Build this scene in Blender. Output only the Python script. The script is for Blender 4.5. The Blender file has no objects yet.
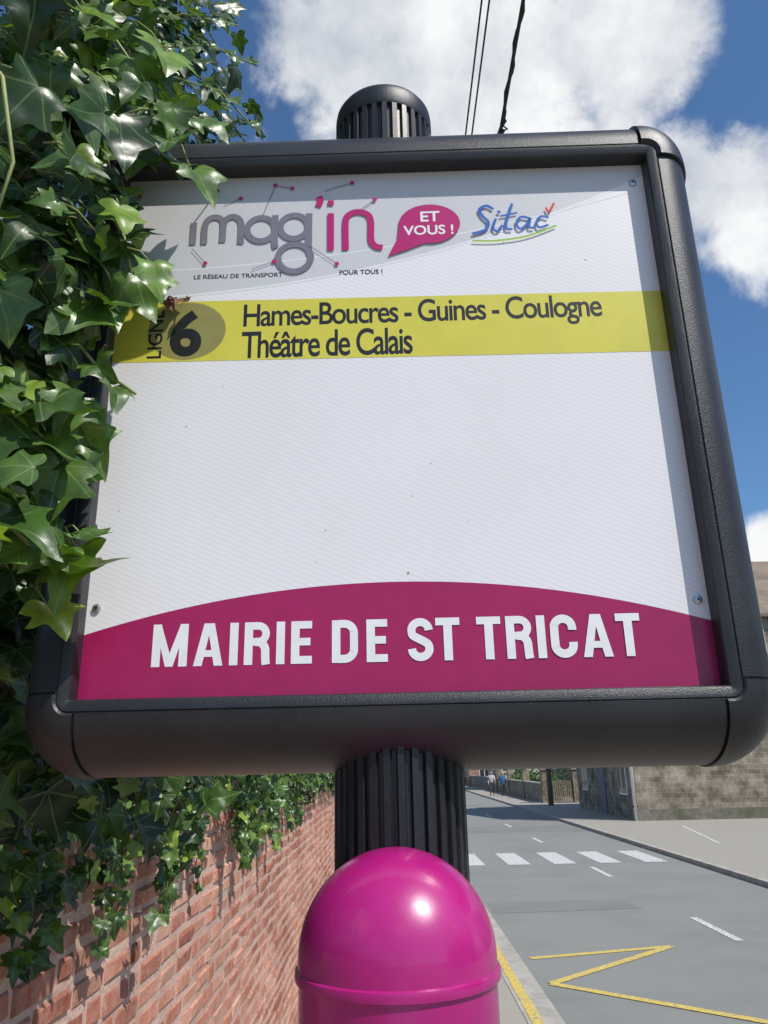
import bpy, math, random
import numpy as np
from mathutils import Vector, Matrix
random.seed(7); rng=np.random.default_rng(11)
EYE=2.35
scene=bpy.context.scene
COL=scene.collection

# ---------------------------------------------------------------- helpers
def mesh_obj(name,verts,faces,mat=None,parent=None,smooth=False,loc=None):
    me=bpy.data.meshes.new(name)
    me.from_pydata([tuple(map(float,v)) for v in verts],[],faces); me.update()
    ob=bpy.data.objects.new(name,me); COL.objects.link(ob)
    if mat: me.materials.append(mat)
    if smooth: me.polygons.foreach_set("use_smooth",[True]*len(me.polygons))
    if parent: ob.parent=parent
    if loc: ob.location=loc
    return ob
def empty(name,loc=(0,0,0),rz=0):
    e=bpy.data.objects.new(name,None); COL.objects.link(e); e.location=loc; e.rotation_euler=(0,0,rz); return e
class MB:
    def __init__(s): s.v=[]; s.f=[]
    def add(s,vs,fs):
        o=len(s.v); s.v+=list(vs); s.f+=[tuple(i+o for i in f) for f in fs]
    def box(s,x0,x1,y0,y1,z0,z1):
        s.add([(x0,y0,z0),(x1,y0,z0),(x1,y1,z0),(x0,y1,z0),(x0,y0,z1),(x1,y0,z1),(x1,y1,z1),(x0,y1,z1)],
              [(0,3,2,1),(4,5,6,7),(0,1,5,4),(1,2,6,5),(2,3,7,6),(3,0,4,7)])
    def tube(s,pts,r,n=8):
        pts=[Vector(p) for p in pts]; m=len(pts); rr=r if hasattr(r,'__len__') else [r]*m
        vs=[];fs=[]
        for i,p in enumerate(pts):
            d=(pts[min(i+1,m-1)]-pts[max(i-1,0)]).normalized()
            a=d.orthogonal().normalized() if i==0 else (a-d*a.dot(d)).normalized()
            b=d.cross(a)
            for k in range(n):
                t=2*math.pi*k/n; vs.append(tuple(p+(a*math.cos(t)+b*math.sin(t))*rr[i]))
        for i in range(m-1):
            for k in range(n):
                k2=(k+1)%n; fs.append((i*n+k,i*n+k2,(i+1)*n+k2,(i+1)*n+k))
        fs.append(tuple(range(n))[::-1]); fs.append(tuple(range((m-1)*n,m*n)))
        s.add(vs,fs)
    def obj(s,name,mat=None,parent=None,smooth=False): return mesh_obj(name,s.v,s.f,mat,parent,smooth)
def autosmooth(ob,deg=35):
    me=ob.data; me.polygons.foreach_set("use_smooth",[True]*len(me.polygons))
    me.set_sharp_from_angle(angle=math.radians(deg))

def newmat(name):
    m=bpy.data.materials.new(name); m.use_nodes=True
    nt=m.node_tree; b=nt.nodes['Principled BSDF']; return m,nt,b
def N(nt,t,**k):
    n=nt.nodes.new(t)
    for a,b in k.items(): setattr(n,a,b)
    return n
def L(nt,a,b): nt.links.new(a,b)
def rgba(c): return (c[0],c[1],c[2],1)
def noisy(name,c1,c2,scale=20,rough=.6,detail=6,bump=0,bscale=None,metal=0,c3=None,s3=1.5,coat=0,bdist=.01,spec=.5,p3=(.45,.7)):
    m,nt,b=newmat(name)
    tc=N(nt,'ShaderNodeTexCoord')
    n=N(nt,'ShaderNodeTexNoise'); n.inputs['Scale'].default_value=scale; n.inputs['Detail'].default_value=detail
    n.inputs['Roughness'].default_value=.65
    L(nt,tc.outputs['Object'],n.inputs['Vector'])
    r=N(nt,'ShaderNodeValToRGB'); r.color_ramp.elements[0].position=.35; r.color_ramp.elements[1].position=.65
    r.color_ramp.elements[0].color=rgba(c1); r.color_ramp.elements[1].color=rgba(c2)
    L(nt,n.outputs['Fac'],r.inputs['Fac']); out=r.outputs['Color']
    if c3:
        n3=N(nt,'ShaderNodeTexNoise'); n3.inputs['Scale'].default_value=s3; n3.inputs['Detail'].default_value=6; n3.inputs['Roughness'].default_value=.6
        L(nt,tc.outputs['Object'],n3.inputs['Vector'])
        r3=N(nt,'ShaderNodeValToRGB'); r3.color_ramp.elements[0].position=p3[0]; r3.color_ramp.elements[1].position=p3[1]
        L(nt,n3.outputs['Fac'],r3.inputs['Fac'])
        mx=N(nt,'ShaderNodeMix',data_type='RGBA'); L(nt,r3.outputs['Color'],mx.inputs[0]); L(nt,out,mx.inputs[6]); mx.inputs[7].default_value=rgba(c3)
        out=mx.outputs[2]
    L(nt,out,b.inputs['Base Color'])
    b.inputs['Roughness'].default_value=rough; b.inputs['Metallic'].default_value=metal; b.inputs['Coat Weight'].default_value=coat
    b.inputs['Specular IOR Level'].default_value=spec
    if bump:
        nb=N(nt,'ShaderNodeTexNoise'); nb.inputs['Scale'].default_value=bscale or scale; nb.inputs['Detail'].default_value=3
        L(nt,tc.outputs['Object'],nb.inputs['Vector'])
        bp=N(nt,'ShaderNodeBump'); bp.inputs['Strength'].default_value=bump; bp.inputs['Distance'].default_value=bdist
        L(nt,nb.outputs['Fac'],bp.inputs['Height']); L(nt,bp.outputs['Normal'],b.inputs['Normal'])
    return m

# ---------------------------------------------------------------- materials
M_frame=noisy('black_powder_coat',(.012,.013,.015),(.018,.019,.022),300,.39,bump=.65,bscale=800,bdist=.0007,c3=(.028,.029,.032),s3=7)
M_post=noisy('black_post_paint',(.010,.011,.013),(.018,.019,.022),200,.40,bump=.4,bscale=600,bdist=.0005)
M_mag=noisy('magenta_gloss_paint',(.36,.007,.15),(.39,.010,.165),30,.31,coat=.4,bump=.10,bscale=45,bdist=.003,c3=(.42,.025,.20),s3=10,p3=(.5,.8))
M_white=noisy('ink_white',(.74,.74,.74),(.80,.80,.80),60,.4)
M_yellow=noisy('ink_yellow',(.60,.55,.06),(.64,.585,.07),40,.38,c3=(.56,.51,.065),s3=8)
M_maroon=noisy('ink_maroon',(.33,.008,.085),(.36,.010,.095),40,.33,c3=(.30,.009,.08),s3=6)
M_grey=noisy('ink_grey',(.17,.16,.20),(.20,.19,.23),40,.35)
M_dgrey=noisy('ink_dark_olive',(.25,.23,.07),(.28,.255,.08),40,.4)
M_black=noisy('ink_black',(.012,.012,.014),(.02,.02,.02),40,.35)
M_pink=noisy('ink_pink',(.42,.01,.13),(.46,.012,.15),40,.35)
M_blue=noisy('ink_blue',(.02,.11,.42),(.03,.13,.45),40,.35)
M_green=noisy('ink_green',(.25,.45,.04),(.28,.5,.05),40,.35)
M_red=noisy('ink_red',(.6,.03,.03),(.65,.04,.04),40,.35)
M_steel=noisy('steel',(.45,.45,.45),(.6,.6,.6),200,.35,metal=.9)
M_drybrown=noisy('dry_brown_leaf',(.09,.03,.012),(.20,.08,.03),150,.7)

def panel_mat():
    m,nt,b=newmat('sign_panel_white')
    tc=N(nt,'ShaderNodeTexCoord'); sp=N(nt,'ShaderNodeSeparateXYZ'); L(nt,tc.outputs['Object'],sp.inputs[0])
    a=N(nt,'ShaderNodeMath',operation='MULTIPLY_ADD'); L(nt,sp.outputs['X'],a.inputs[0]); a.inputs[1].default_value=.45; L(nt,sp.outputs['Z'],a.inputs[2])
    s=N(nt,'ShaderNodeMath',operation='MULTIPLY'); L(nt,a.outputs[0],s.inputs[0]); s.inputs[1].default_value=1150
    si=N(nt,'ShaderNodeMath',operation='SINE'); L(nt,s.outputs[0],si.inputs[0])
    mr=N(nt,'ShaderNodeMapRange'); mr.inputs['From Min'].default_value=.3; mr.inputs['From Max'].default_value=1; L(nt,si.outputs[0],mr.inputs['Value'])
    mr.inputs['To Min'].default_value=0; mr.inputs['To Max'].default_value=.4
    mx=N(nt,'ShaderNodeMix',data_type='RGBA'); L(nt,mr.outputs[0],mx.inputs[0]); mx.inputs[6].default_value=(.78,.765,.775,1); mx.inputs[7].default_value=(.60,.59,.62,1)
    n=N(nt,'ShaderNodeTexNoise'); n.inputs['Scale'].default_value=3; n.inputs['Detail'].default_value=8; L(nt,tc.outputs['Object'],n.inputs['Vector'])
    r=N(nt,'ShaderNodeValToRGB'); r.color_ramp.elements[0].position=.4;r.color_ramp.elements[0].color=(1,1,1,1); r.color_ramp.elements[1].position=.9; r.color_ramp.elements[1].color=(.88,.87,.85,1)
    L(nt,n.outputs['Fac'],r.inputs['Fac'])
    m2=N(nt,'ShaderNodeMix',data_type='RGBA',blend_type='MULTIPLY'); m2.inputs[0].default_value=1; L(nt,mx.outputs[2],m2.inputs[6]); L(nt,r.outputs['Color'],m2.inputs[7])
    v=N(nt,'ShaderNodeTexNoise'); v.inputs['Scale'].default_value=110; v.inputs['Detail'].default_value=2; L(nt,tc.outputs['Object'],v.inputs['Vector'])
    rv=N(nt,'ShaderNodeValToRGB'); rv.color_ramp.elements[0].position=.74; rv.color_ramp.elements[0].color=(0,0,0,1); rv.color_ramp.elements[1].position=.78
    L(nt,v.outputs['Fac'],rv.inputs['Fac'])
    m3=N(nt,'ShaderNodeMix',data_type='RGBA'); L(nt,rv.outputs['Color'],m3.inputs[0]); L(nt,m2.outputs[2],m3.inputs[6]); m3.inputs[7].default_value=(.3,.26,.2,1)
    L(nt,m3.outputs[2],b.inputs['Base Color']); b.inputs['Roughness'].default_value=.38
    return m
M_panel=panel_mat()
M_panelgrey=noisy('ink_pale_grey',(.55,.55,.565),(.58,.58,.595),5,.38)

# ---------------------------------------------------------------- bus stop sign
W=.300; H=.598
sign=empty('bus_stop_sign',(.0088,.7335,EYE+.0638),-.0164)
def s_obj(name,v,f,mat,smooth=False): return mesh_obj(name,v,f,mat,sign,smooth)
s_obj('panel',[(-W,0,0),(W,0,0),(W,0,H),(-W,0,H),(-W,.113,0),(W,.113,0),(W,.113,H),(-W,.113,H)],
      [(0,1,2,3),(5,4,7,6)],M_panel)
layer=[0]
def ly():
    layer[0]+=1; return -.00012-.00002*layer[0]
def flat(name,pts,mat,y=None):
    if y is None: y=ly()
    return s_obj(name,[(p[0]/1000,y,p[1]/1000) for p in pts],[tuple(range(len(pts)))],mat)
def strip(name,top,bot,mat,y=None):
    if y is None: y=ly()
    n=len(top); vs=[(p[0]/1000,y,p[1]/1000) for p in bot]+[(p[0]/1000,y,p[1]/1000) for p in top]
    return s_obj(name,vs,[(i,i+1,n+i+1,n+i) for i in range(n-1)],mat)
xs=np.linspace(-300,300,49)
sw=lambda a:437+.00040*(a+300)**2
strip('print_header',[(a,598) for a in xs],[(a,sw(a)) for a in xs],M_panelgrey)
strip('print_header_line',[(a,sw(a)+1.2) for a in xs],[(a,sw(a)-1.2) for a in xs],M_white)
sw2=lambda a:472+.00026*(a+300)**2
strip('print_header_line_2',[(a,sw2(a)+.6) for a in xs],[(a,sw2(a)-.6) for a in xs],M_white)
flat('print_yellow_band',[(-300,357),(300,352),(300,427),(-300,432)],M_yellow)
arch=lambda a:107-.00050*a*a
strip('print_maroon_arch',[(a,arch(a)) for a in xs],[(a,0) for a in xs],M_maroon)
flat('print_line_disc',[(-221+43*math.cos(t),394+36*math.sin(t)) for t in np.linspace(0,2*math.pi,49)[:-1]],M_dgrey)

def text(name,s,box,mat,off=0,shear=0,rot=0,y=None,sp=1):
    cu=bpy.data.curves.new(name,'FONT'); cu.body=s; cu.size=1; cu.offset=off; cu.shear=shear; cu.resolution_u=5; cu.space_character=sp
    ob=bpy.data.objects.new(name,cu); COL.objects.link(ob)
    bpy.context.view_layer.update()
    dg=bpy.context.evaluated_depsgraph_get()
    me=bpy.data.meshes.new_from_object(ob.evaluated_get(dg)); bpy.data.objects.remove(ob)
    co=np.zeros(len(me.vertices)*3); me.vertices.foreach_get('co',co); co=co.reshape(-1,3)
    P=co[:,:2].copy()
    if rot: P=np.stack([-P[:,1],P[:,0]],1)
    mn=P.min(0); mx=P.max(0)
    x0,x1,z0,z1=box
    P=(P-mn)/(mx-mn)*np.array([x1-x0,z1-z0])+np.array([x0,z0])
    if y is None: y=ly()
    out=np.stack([P[:,0]/1000,np.full(len(P),y),P[:,1]/1000],1)
    F=[tuple(q.vertices) for q in me.polygons]
    return mesh_obj(name,out,F,mat,sign)
text('text_route_1','Hames-Boucres - Guines - Coulogne',(-159,234,388,425.5),M_black,off=.013,sp=.88)
text('text_route_2','Théâtre de Calais',(-160,26,357.5,391),M_black,off=.013,sp=.88)
text('text_line_number','6',(-239,-204,362,420),M_black,off=.035)
text('text_line_word','LIGNE',(-263,-247,361,421),M_black,off=.012,rot=1)
text('text_caption_1','LE RÉSEAU DE TRANSPORT',(-217,-117,460,467),M_black,off=.012)
text('text_caption_2','POUR TOUS !',(-53,-5,460,466),M_black,off=.012)

def ribbon(name,pts,w,mat,n=8,closed=False):
    P=[np.array(p,float) for p in pts]; Q=[]
    m=len(P)
    segs=m if closed else m-1
    if m==2: Q=[P[0],P[1]]
    else:
        for i in range(segs):
            g=(lambda k:P[k%m]) if closed else (lambda k:P[min(max(k,0),m-1)])
            p0,p1,p2,p3=g(i-1),g(i),g(i+1),g(i+2)
            for k in range(n):
                t=k/n; Q.append(.5*((2*p1)+(-p0+p2)*t+(2*p0-5*p1+4*p2-p3)*t*t+(-p0+3*p1-3*p2+p3)*t**3))
        Q.append(P[0] if closed else P[-1])
    y=ly(); vs=[]
    for i,q in enumerate(Q):
        d=Q[min(i+1,len(Q)-1)]-Q[max(i-1,0)]
        if closed and i in(0,len(Q)-1): d=Q[1]-Q[-2]
        d=d/(np.linalg.norm(d)+1e-9); nn=np.array([-d[1],d[0]])*w/2
        vs+=[tuple(q+nn),tuple(q-nn)]
    fs=[(2*i,2*i+1,2*i+3,2*i+2) for i in range(len(Q)-1)]
    return s_obj(name,[(a/1000,y,b/1000) for a,b in vs],fs,mat)
def dot(name,c,r,mat,ry=None):
    return flat(name,[(c[0]+r*math.cos(t),c[1]+(ry or r)*math.sin(t)) for t in np.linspace(0,2*math.pi,25)[:-1]],mat)
def circ(c,r,a0=0,a1=360,n=10,e=1):
    return [(c[0]+r*math.cos(math.radians(a0+(a1-a0)*k/n)),c[1]+e*r*math.sin(math.radians(a0+(a1-a0)*k/n))) for k in range(n+(0 if a1-a0==360 else 1))]

# heavy condensed grotesque capitals for the stop name
GW={'M':34,'A':28,'I':8.0,'R':24.5,'E':20,'D':25,'S':24.5,'T':23,'C':25}
def glyph(c,x,b=30,t=70.5):
    w=GW[c]; s=8.1; h=7.2; m=(b+t)/2; nm='letter_'+c.lower()
    R4=lambda x0,x1,z0,z1: flat(nm,[(x0,z0),(x1,z0),(x1,z1),(x0,z1)],M_white)
    def arcpath(cx,cy,rx,ry,a0,a1,n=8): return [(cx+rx*math.cos(math.radians(a0+(a1-a0)*k/n)),cy+ry*math.sin(math.radians(a0+(a1-a0)*k/n))) for k in range(n+1)]
    if c in 'MIRED': R4(x,x+s,b,t)
    if c=='M':
        R4(x+w-s,x+w,b,t); c0=x+w/2
        flat(nm,[(x+s-.5,t),(x+1.5,t),(c0-3.6,b),(c0+.2,b),(c0+.2,b+12)],M_white); flat(nm,[(x+w-s+.5,t),(c0-.2,b+12),(c0-.2,b),(c0+3.6,b),(x+w-1.5,t)],M_white)
    elif c=='A':
        c0=x+w/2
        flat(nm,[(x,b),(x+8.2,b),(c0+.5,t-9),(c0+.5,t),(c0-5,t)],M_white); flat(nm,[(x+w,b),(c0+5,t),(c0-.5,t),(c0-.5,t-9),(x+w-8.2,b)],M_white); R4(x+6,x+w-6,b+8.5,b+14.8)
    elif c=='E':
        R4(x+s-.5,x+w,t-h,t); R4(x+s-.5,x+w,b,b+h); R4(x+s-.5,x+w-1.5,m-h/2+.5,m+h/2+.5)
    elif c=='T':
        R4(x,x+w,t-h,t); R4(x+w/2-s/2,x+w/2+s/2,b,t-h+.5)
    elif c=='R':
        ribbon(nm,[(x+6,t-3.6),(x+9,t-3.6)]+arcpath(x+w-11.5,t-11.2,7.6,7.6,90,-90)+[(x+9,t-18.8),(x+6,t-18.8)],7.2,M_white,n=3)
        ribbon(nm,[(x+w*.42,t-18.9),(x+w-9,t-19.6),(x+w-5,t-24),(x+w-4.2,t-31),(x+w-4.0,b+4),(x+w-3.4,b)],7.9,M_white)
    elif c=='D':
        ribbon(nm,[(x+6,t-3.6),(x+10,t-3.6)]+arcpath(x+w-13,t-12.6,9,9,90,0,5)+arcpath(x+w-13,b+12.6,9,9,0,-90,5)+[(x+10,b+3.6),(x+6,b+3.6)],7.6,M_white,n=3)
    elif c=='S':
        r=w/2-4
        ribbon(nm,arcpath(x+w/2,t-3.7-7.8,r,7.8,0,180,8)+[(x+5.0,t-16),(x+9,m+1.6),(x+w-9,m-1.8),(x+w-5.0,b+15.5)]+arcpath(x+w/2,b+3.7+7.8,r,7.8,0,-180,8),7.7,M_white,n=4)
    elif c=='C':
        r=w/2-4
        ribbon(nm,[(x+w-4,t-14.5)]+arcpath(x+w/2,t-3.7-8.3,r,8.3,0,180,8)+arcpath(x+w/2,b+3.7+8.3,r,8.3,180,360,8)+[(x+w-4,b+14.5)],7.9,M_white,n=3)
def word(wd,x0,x1):
    tot=sum(GW[c] for c in wd); gap=(x1-x0-tot)/(len(wd)-1); x=x0
    for c in wd: glyph(c,x); x+=GW[c]+gap
word('MAIRIE',-233,-80); word('DE',-61,-8); word('ST',11,61); word('TRICAT',77,232)

g=M_grey
ribbon('logo_i',[(-221,506),(-221,536)],7.5,g)
ribbon('logo_m',[(-208,506),(-208,530),(-204,540),(-196,543),(-189,539),(-187,530),(-187,508)],7.5,g)
ribbon('logo_m2',[(-187,528),(-184,539),(-176,543),(-169,539),(-166,530),(-166,505)],7.5,g)
ribbon('logo_a',circ((-143,524),16,n=12),7.5,g,closed=True)
ribbon('logo_a2',[(-127,543),(-127,505),(-125,498)],7.5,g)
ribbon('logo_g',circ((-105,526),16,n=12),7.5,g,closed=True)
ribbon('logo_g2',[(-88,544),(-88,500),(-87,488)],7.5,g)
ribbon('logo_g3',circ((-104,484),18.5,n=12,e=.98),7.5,g,closed=True)
p=M_pink
ribbon('logo_apostrophe',[(-77,567),(-75,561),(-78,553)],7.5,p)
ribbon('logo_in',[(-63,543),(-63,492)],7.5,p)
ribbon('logo_n',[(-46,492),(-46,530),(-42,540),(-32,544),(-21,540),(-17,530),(-17,505),(-12,496),(-4,494)],7.5,p)
ribbon('logo_in_dot',[(-63,554),(-63,561)],7,p)
for i,(a,b) in enumerate([((-221,536),(-196,580)),((-187,560),(-168,568)),((-142,541),(-128,585)),((-128,585),(-108,580)),((-70,575),(-38,585)),((-88,500),(-56,474)),((-30,545),(-12,560)),((-152,470),(-127,480)),((-221,500),(-205,480))]):
    ribbon('logo_thread_%d'%i,[a,b],.9,M_grey); dot('logo_node_%d'%i,b,2.6,M_pink)
bub=[(50+35*math.cos(t),524+26.5*math.sin(t)) for t in np.linspace(math.radians(-100),math.radians(180),36)]+[(13,505),(2,482),(22,489)]
flat('print_bubble',bub,M_pink)
text('text_bubble_1','ET',(40,62,527,541),M_white,off=.02)
text('text_bubble_2','VOUS !',(20,77,509,522),M_white,off=.02)
ribbon('script_s',[(124,541),(116,546),(108,541),(111,532),(117,523),(113,513),(98,508)],3.6,M_blue)
ribbon('script_i',[(126,528),(122,515),(127,511),(133,519)],3.0,M_blue); dot('script_i_dot',(130,537),2.1,M_blue)
ribbon('script_t',[(146,548),(138,524),(137,514),(144,513)],3.2,M_blue); ribbon('script_t_bar',[(131,531),(151,535)],2.4,M_blue)
ribbon('script_a',[(164,527),(155,529),(149,521),(152,513),(159,517),(165,527),(163,515),(169,514)],3.0,M_blue)
ribbon('script_c',[(186,527),(178,529),(172,522),(174,514),(185,517)],3.0,M_blue)
ribbon('script_under',[(98,499),(125,498),(160,503),(194,516)],2.2,M_green)
ribbon('script_tick',[(184,541),(187,535),(194,547)],2.6,M_red)
for i,(a,b) in enumerate([(-290,88),(290,82),(287,572),(-287,575)]):
    mb=MB(); mb.tube([(a/1000,-.0005,b/1000),(a/1000,-.0022,b/1000),(a/1000,-.0030,b/1000)],[.0042,.0040,.0022],20); o=mb.obj('screw_%d'%i,M_steel,sign); autosmooth(o)
    mb=MB(); mb.tube([(a/1000,-.0030,b/1000),(a/1000,-.0032,b/1000)],.0014,8); mb.obj('screw_slot_%d'%i,M_black,sign)

# frame
YC=.0565
prof=[(0,.002),(0,-.0165),(.0012,-.0185),(.0075,-.0210),(.0105,-.0212),(.0115,-.0200),(.0125,-.0212)]
NP=6
for k in range(0,25):
    t=math.pi*k/24; prof.append((.0128+.056*math.sin(t)**.92,YC-.0775*math.cos(t)))
prof+=[(.0095,YC+.078),(.0015,YC+.077),(0,YC+.075),(0,YC+.055)]
def ring(cx,cz,ang,grow=0):
    dx,dz=math.cos(ang),math.sin(ang); out=[]
    for k,(o,y) in enumerate(prof):
        oo=o+(grow if o>.0126 else 0); yy=y+((grow if y>YC else -grow) if NP<k<len(prof)-4 else 0)*abs(math.cos(math.pi*min(1,o/.07)/2))
        ox=oo if oo<.0126 else .0126+(oo-.0126)*.86
        out.append((cx+dx*ox,yy,cz+dz*oo))
    return out
rings=[]
corners=[(W,0,-90,0),(W,H,0,90),(-W,H,90,180),(-W,0,180,270)]
sm=.004
for cx,cz,a0,a1 in corners:
    G=.0034 if cz>0 else .0016
    a=math.radians(a0); tx,tz=-math.sin(a),math.cos(a)
    for d,gw in ((sm+.0030,0),(sm+.0026,-.0022),(sm+.0008,-.0022),(sm+.0004,G),(0.0,G)):
        rings.append(ring(cx-tx*d,cz-tz*d,a,gw))
    for k in range(1,12):
        rings.append(ring(cx,cz,math.radians(a0+(a1-a0)*k/12),G))
    a=math.radians(a1); tx,tz=-math.sin(a),math.cos(a)
    for d,gw in ((0,G),(sm+.0004,G),(sm+.0008,-.0022),(sm+.0026,-.0022),(sm+.0030,0)):
        rings.append(ring(cx+tx*d,cz+tz*d,a,gw))
nv=len(prof); vs=[v for r in rings for v in r]; fs=[]
for i in range(len(rings)):
    j=(i+1)%len(rings)
    for k in range(nv-1): fs.append((i*nv+k,i*nv+k+1,j*nv+k+1,j*nv+k))
fr=s_obj('frame',vs,fs,M_frame); autosmooth(fr,28)

def fluted(name,z0,z1,r,n=30,depth=.0042):
    vs=[];fs=[]
    for z in (z0,z1):
        for k in range(n):
            for fr_,rr in ((0,r-depth),(.30,r-depth),(.42,r),(.88,r)):
                t=2*math.pi*(k+fr_)/n; vs.append((rr*math.cos(t),YC+rr*math.sin(t),z))
    m=4*n
    for k in range(m): fs.append((k,(k+1)%m,m+(k+1)%m,m+k))
    fs.append(tuple(range(m,2*m)))
    return s_obj(name,vs,fs,M_post)
fluted('post',-(EYE+.0638)+.12,-.005,.0630)
fluted('post_top',H+.05,H+.112,.060)
def lathe(name,pr,mat,cx,cy,n=64,parent=sign):
    vs=[];fs=[]
    for r,z in pr:
        for k in range(n):
            t=2*math.pi*k/n; vs.append((cx+r*math.cos(t),cy+r*math.sin(t),z))
    for i in range(len(pr)-1):
        for k in range(n):
            fs.append((i*n+k,i*n+(k+1)%n,(i+1)*n+(k+1)%n,(i+1)*n+k))
    fs.append(tuple(range((len(pr)-1)*n,len(pr)*n)))
    o=mesh_obj(name,vs,fs,mat,parent); autosmooth(o,40); return o
zt=H+.108
lathe('post_cap',[(.055,zt-.004),(.0600,zt-.003),(.0612,zt),(.0612,zt+.016),(.0604,zt+.022),(.0575,zt+.027),(.051,zt+.031),(.040,zt+.034),(.025,zt+.036),(.010,zt+.037),(.001,zt+.0371)],M_frame,0,YC)
dc=-.142-.0638
pr=[(.0790,-(EYE+.0638)+.12),(.0790,dc-.020),(.0795,dc-.0175),(.0818,dc-.0165),(.0825,dc-.013),(.0818,dc-.0095),(.0798,dc-.0085)]
for k in range(0,20):
    t=math.pi/2*k/20; pr.append((.0798*math.cos(t),dc+.0798*math.sin(t)-.002))
pr.append((.0005,dc+.0778))
lathe('magenta_column',pr,M_mag,-.005,-.0335,96)

# ---------------------------------------------------------------- ground, road, pavements
M_ground=noisy('ground_grass_dirt',(.05,.07,.025),(.10,.12,.05),3,.95,c3=(.16,.14,.10),s3=.3)
def asphalt(name,c1,c2,c3,s3=.9):
    return noisy(name,c1,c2,160,.85,detail=3,bump=.5,bscale=220,bdist=.004,c3=c3,s3=s3,spec=.3)
M_road=asphalt('asphalt',(.165,.172,.16),(.265,.272,.255),(.185,.19,.178),.6)
M_patch=asphalt('asphalt_patch',(.15,.155,.148),(.235,.24,.228),(.17,.175,.165))
M_pave=asphalt('pavement_asphalt',(.26,.24,.20),(.38,.355,.31),(.31,.285,.25))
M_pave2=asphalt('pavement_worn',(.25,.235,.205),(.36,.34,.30),(.30,.28,.245))
M_kerb=noisy('kerb_concrete',(.32,.30,.26),(.44,.415,.37),60,.85,bump=.3,c3=(.26,.245,.205),s3=3)
def paint(name,c,wear):
    m,nt,b=newmat(name); tc=N(nt,'ShaderNodeTexCoord'); n=N(nt,'ShaderNodeTexNoise'); n.inputs['Scale'].default_value=25; n.inputs['Detail'].default_value=9; n.inputs['Roughness'].default_value=.75
    L(nt,tc.outputs['Object'],n.inputs['Vector']); r=N(nt,'ShaderNodeValToRGB'); r.color_ramp.elements[0].position=.5-wear*.5; r.color_ramp.elements[1].position=.62-wear*.4
    r.color_ramp.elements[0].color=(.21,.21,.205,1); r.color_ramp.elements[1].color=rgba(c); L(nt,n.outputs['Fac'],r.inputs['Fac']); L(nt,r.outputs['Color'],b.inputs['Base Color']); b.inputs['Roughness'].default_value=.7
    return m
M_pwhite=paint('road_paint_white',(.62,.62,.60),.20); M_pyel=paint('road_paint_yellow',(.60,.45,.08),.25)
def sheet(name,x0,x1,y0,y1,z,mat): return mesh_obj(name,[(x0,y0,z),(x1,y0,z),(x1,y1,z),(x0,y1,z)],[(0,1,2,3)],mat)
sheet('ground',-600,600,-300,1200,-.01,M_ground)
KL=1.36; KR=7.2
sheet('road',KL-.1,KR+.1,-60,400,0,M_road)
mb=MB()
def q4(a,b,c,d,z=.006): mb.add([(a[0],a[1],z),(b[0],b[1],z),(c[0],c[1],z),(d[0],d[1],z)],[(0,1,2,3)])
q4((1.7,14.2),(4.2,14.4),(4.1,15.4),(1.7,15.2),.003); q4((1.7,30),(7.1,30),(7.1,33),(1.7,33.2),.003)
mb.obj('road_patches',M_patch)
mb=MB(); mb.box(-.9,KL-.16,-60,30,-.1,.12); mb.box(-.9,KL-.16,30,300,-.1,.119); mb.obj('pavement',M_pave)
mb=MB()
y=-20.0
while y<60:
    mb.box(KL-.155,KL,y,y+.992,-.1,.124); y+=1.0
mb.obj('kerb',M_kerb)
mb=MB(); mb.box(KL-.115,KL-.012,-4,13.5,.12,.128); mb.obj('yellow_kerb_line',M_pyel)
sheet('gutter',KL+.002,KL+.26,-60,60,.004,M_kerb)
mb=MB(); mb.box(KL+.03,KL+.25,15.5,16.1,.0,.012)
for k in range(6): mb.box(KL+.05,KL+.23,15.55+.09*k,15.59+.09*k,.012,.016)
mb.obj('gutter_drain',noisy('cast_iron',(.04,.04,.04),(.07,.065,.06),30,.6))
mb=MB(); mb.box(KR+.155,18,-60,120,-.1,.10); mb.obj('pavement.001',M_pave2)
mb=MB(); y=-20.0
while y<90:
    mb.box(KR,KR+.15,y,y+.992,-.1,.104); y+=1.0
mb.obj('kerb.001',M_kerb)
mb=MB()
x=1.75
while x<KR-.4:
    q4((x,20.6),(x+.55,20.6),(x+.55,23.2),(x,23.2)); x+=1.12
for y0 in (5.2,11.8,18.2,26,32.5,39,45.5,52,58.5,65):
    q4((4.66,y0),(4.78,y0),(4.78,y0+1.7),(4.66,y0+1.7))
q4((9.2,23.5),(9.3,23.5),(10.6,30),(10.5,30),.106)
mb.obj('white_road_markings',M_pwhite)
mb=MB()
def line(a,b,w,z=.008):
    a=np.array(a);b=np.array(b); d=(b-a)/np.linalg.norm(b-a); n=np.array([-d[1],d[0]])*w/2; mb.add([(*(a-n),z),(*(b-n),z),(*(b+n),z),(*(a+n),z)],[(0,1,2,3)])
zz=[(1.74,11.05),(3.70,11.55),(1.76,9.85),(3.75,8.15),(1.85,6.5),(3.8,4.8),(1.85,3.1),(3.8,1.4)]
for i in range(len(zz)-1): line(zz[i],zz[i+1],.12,.006+.001*i)
mb.obj('yellow_zigzag_marking',M_pyel)

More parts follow.
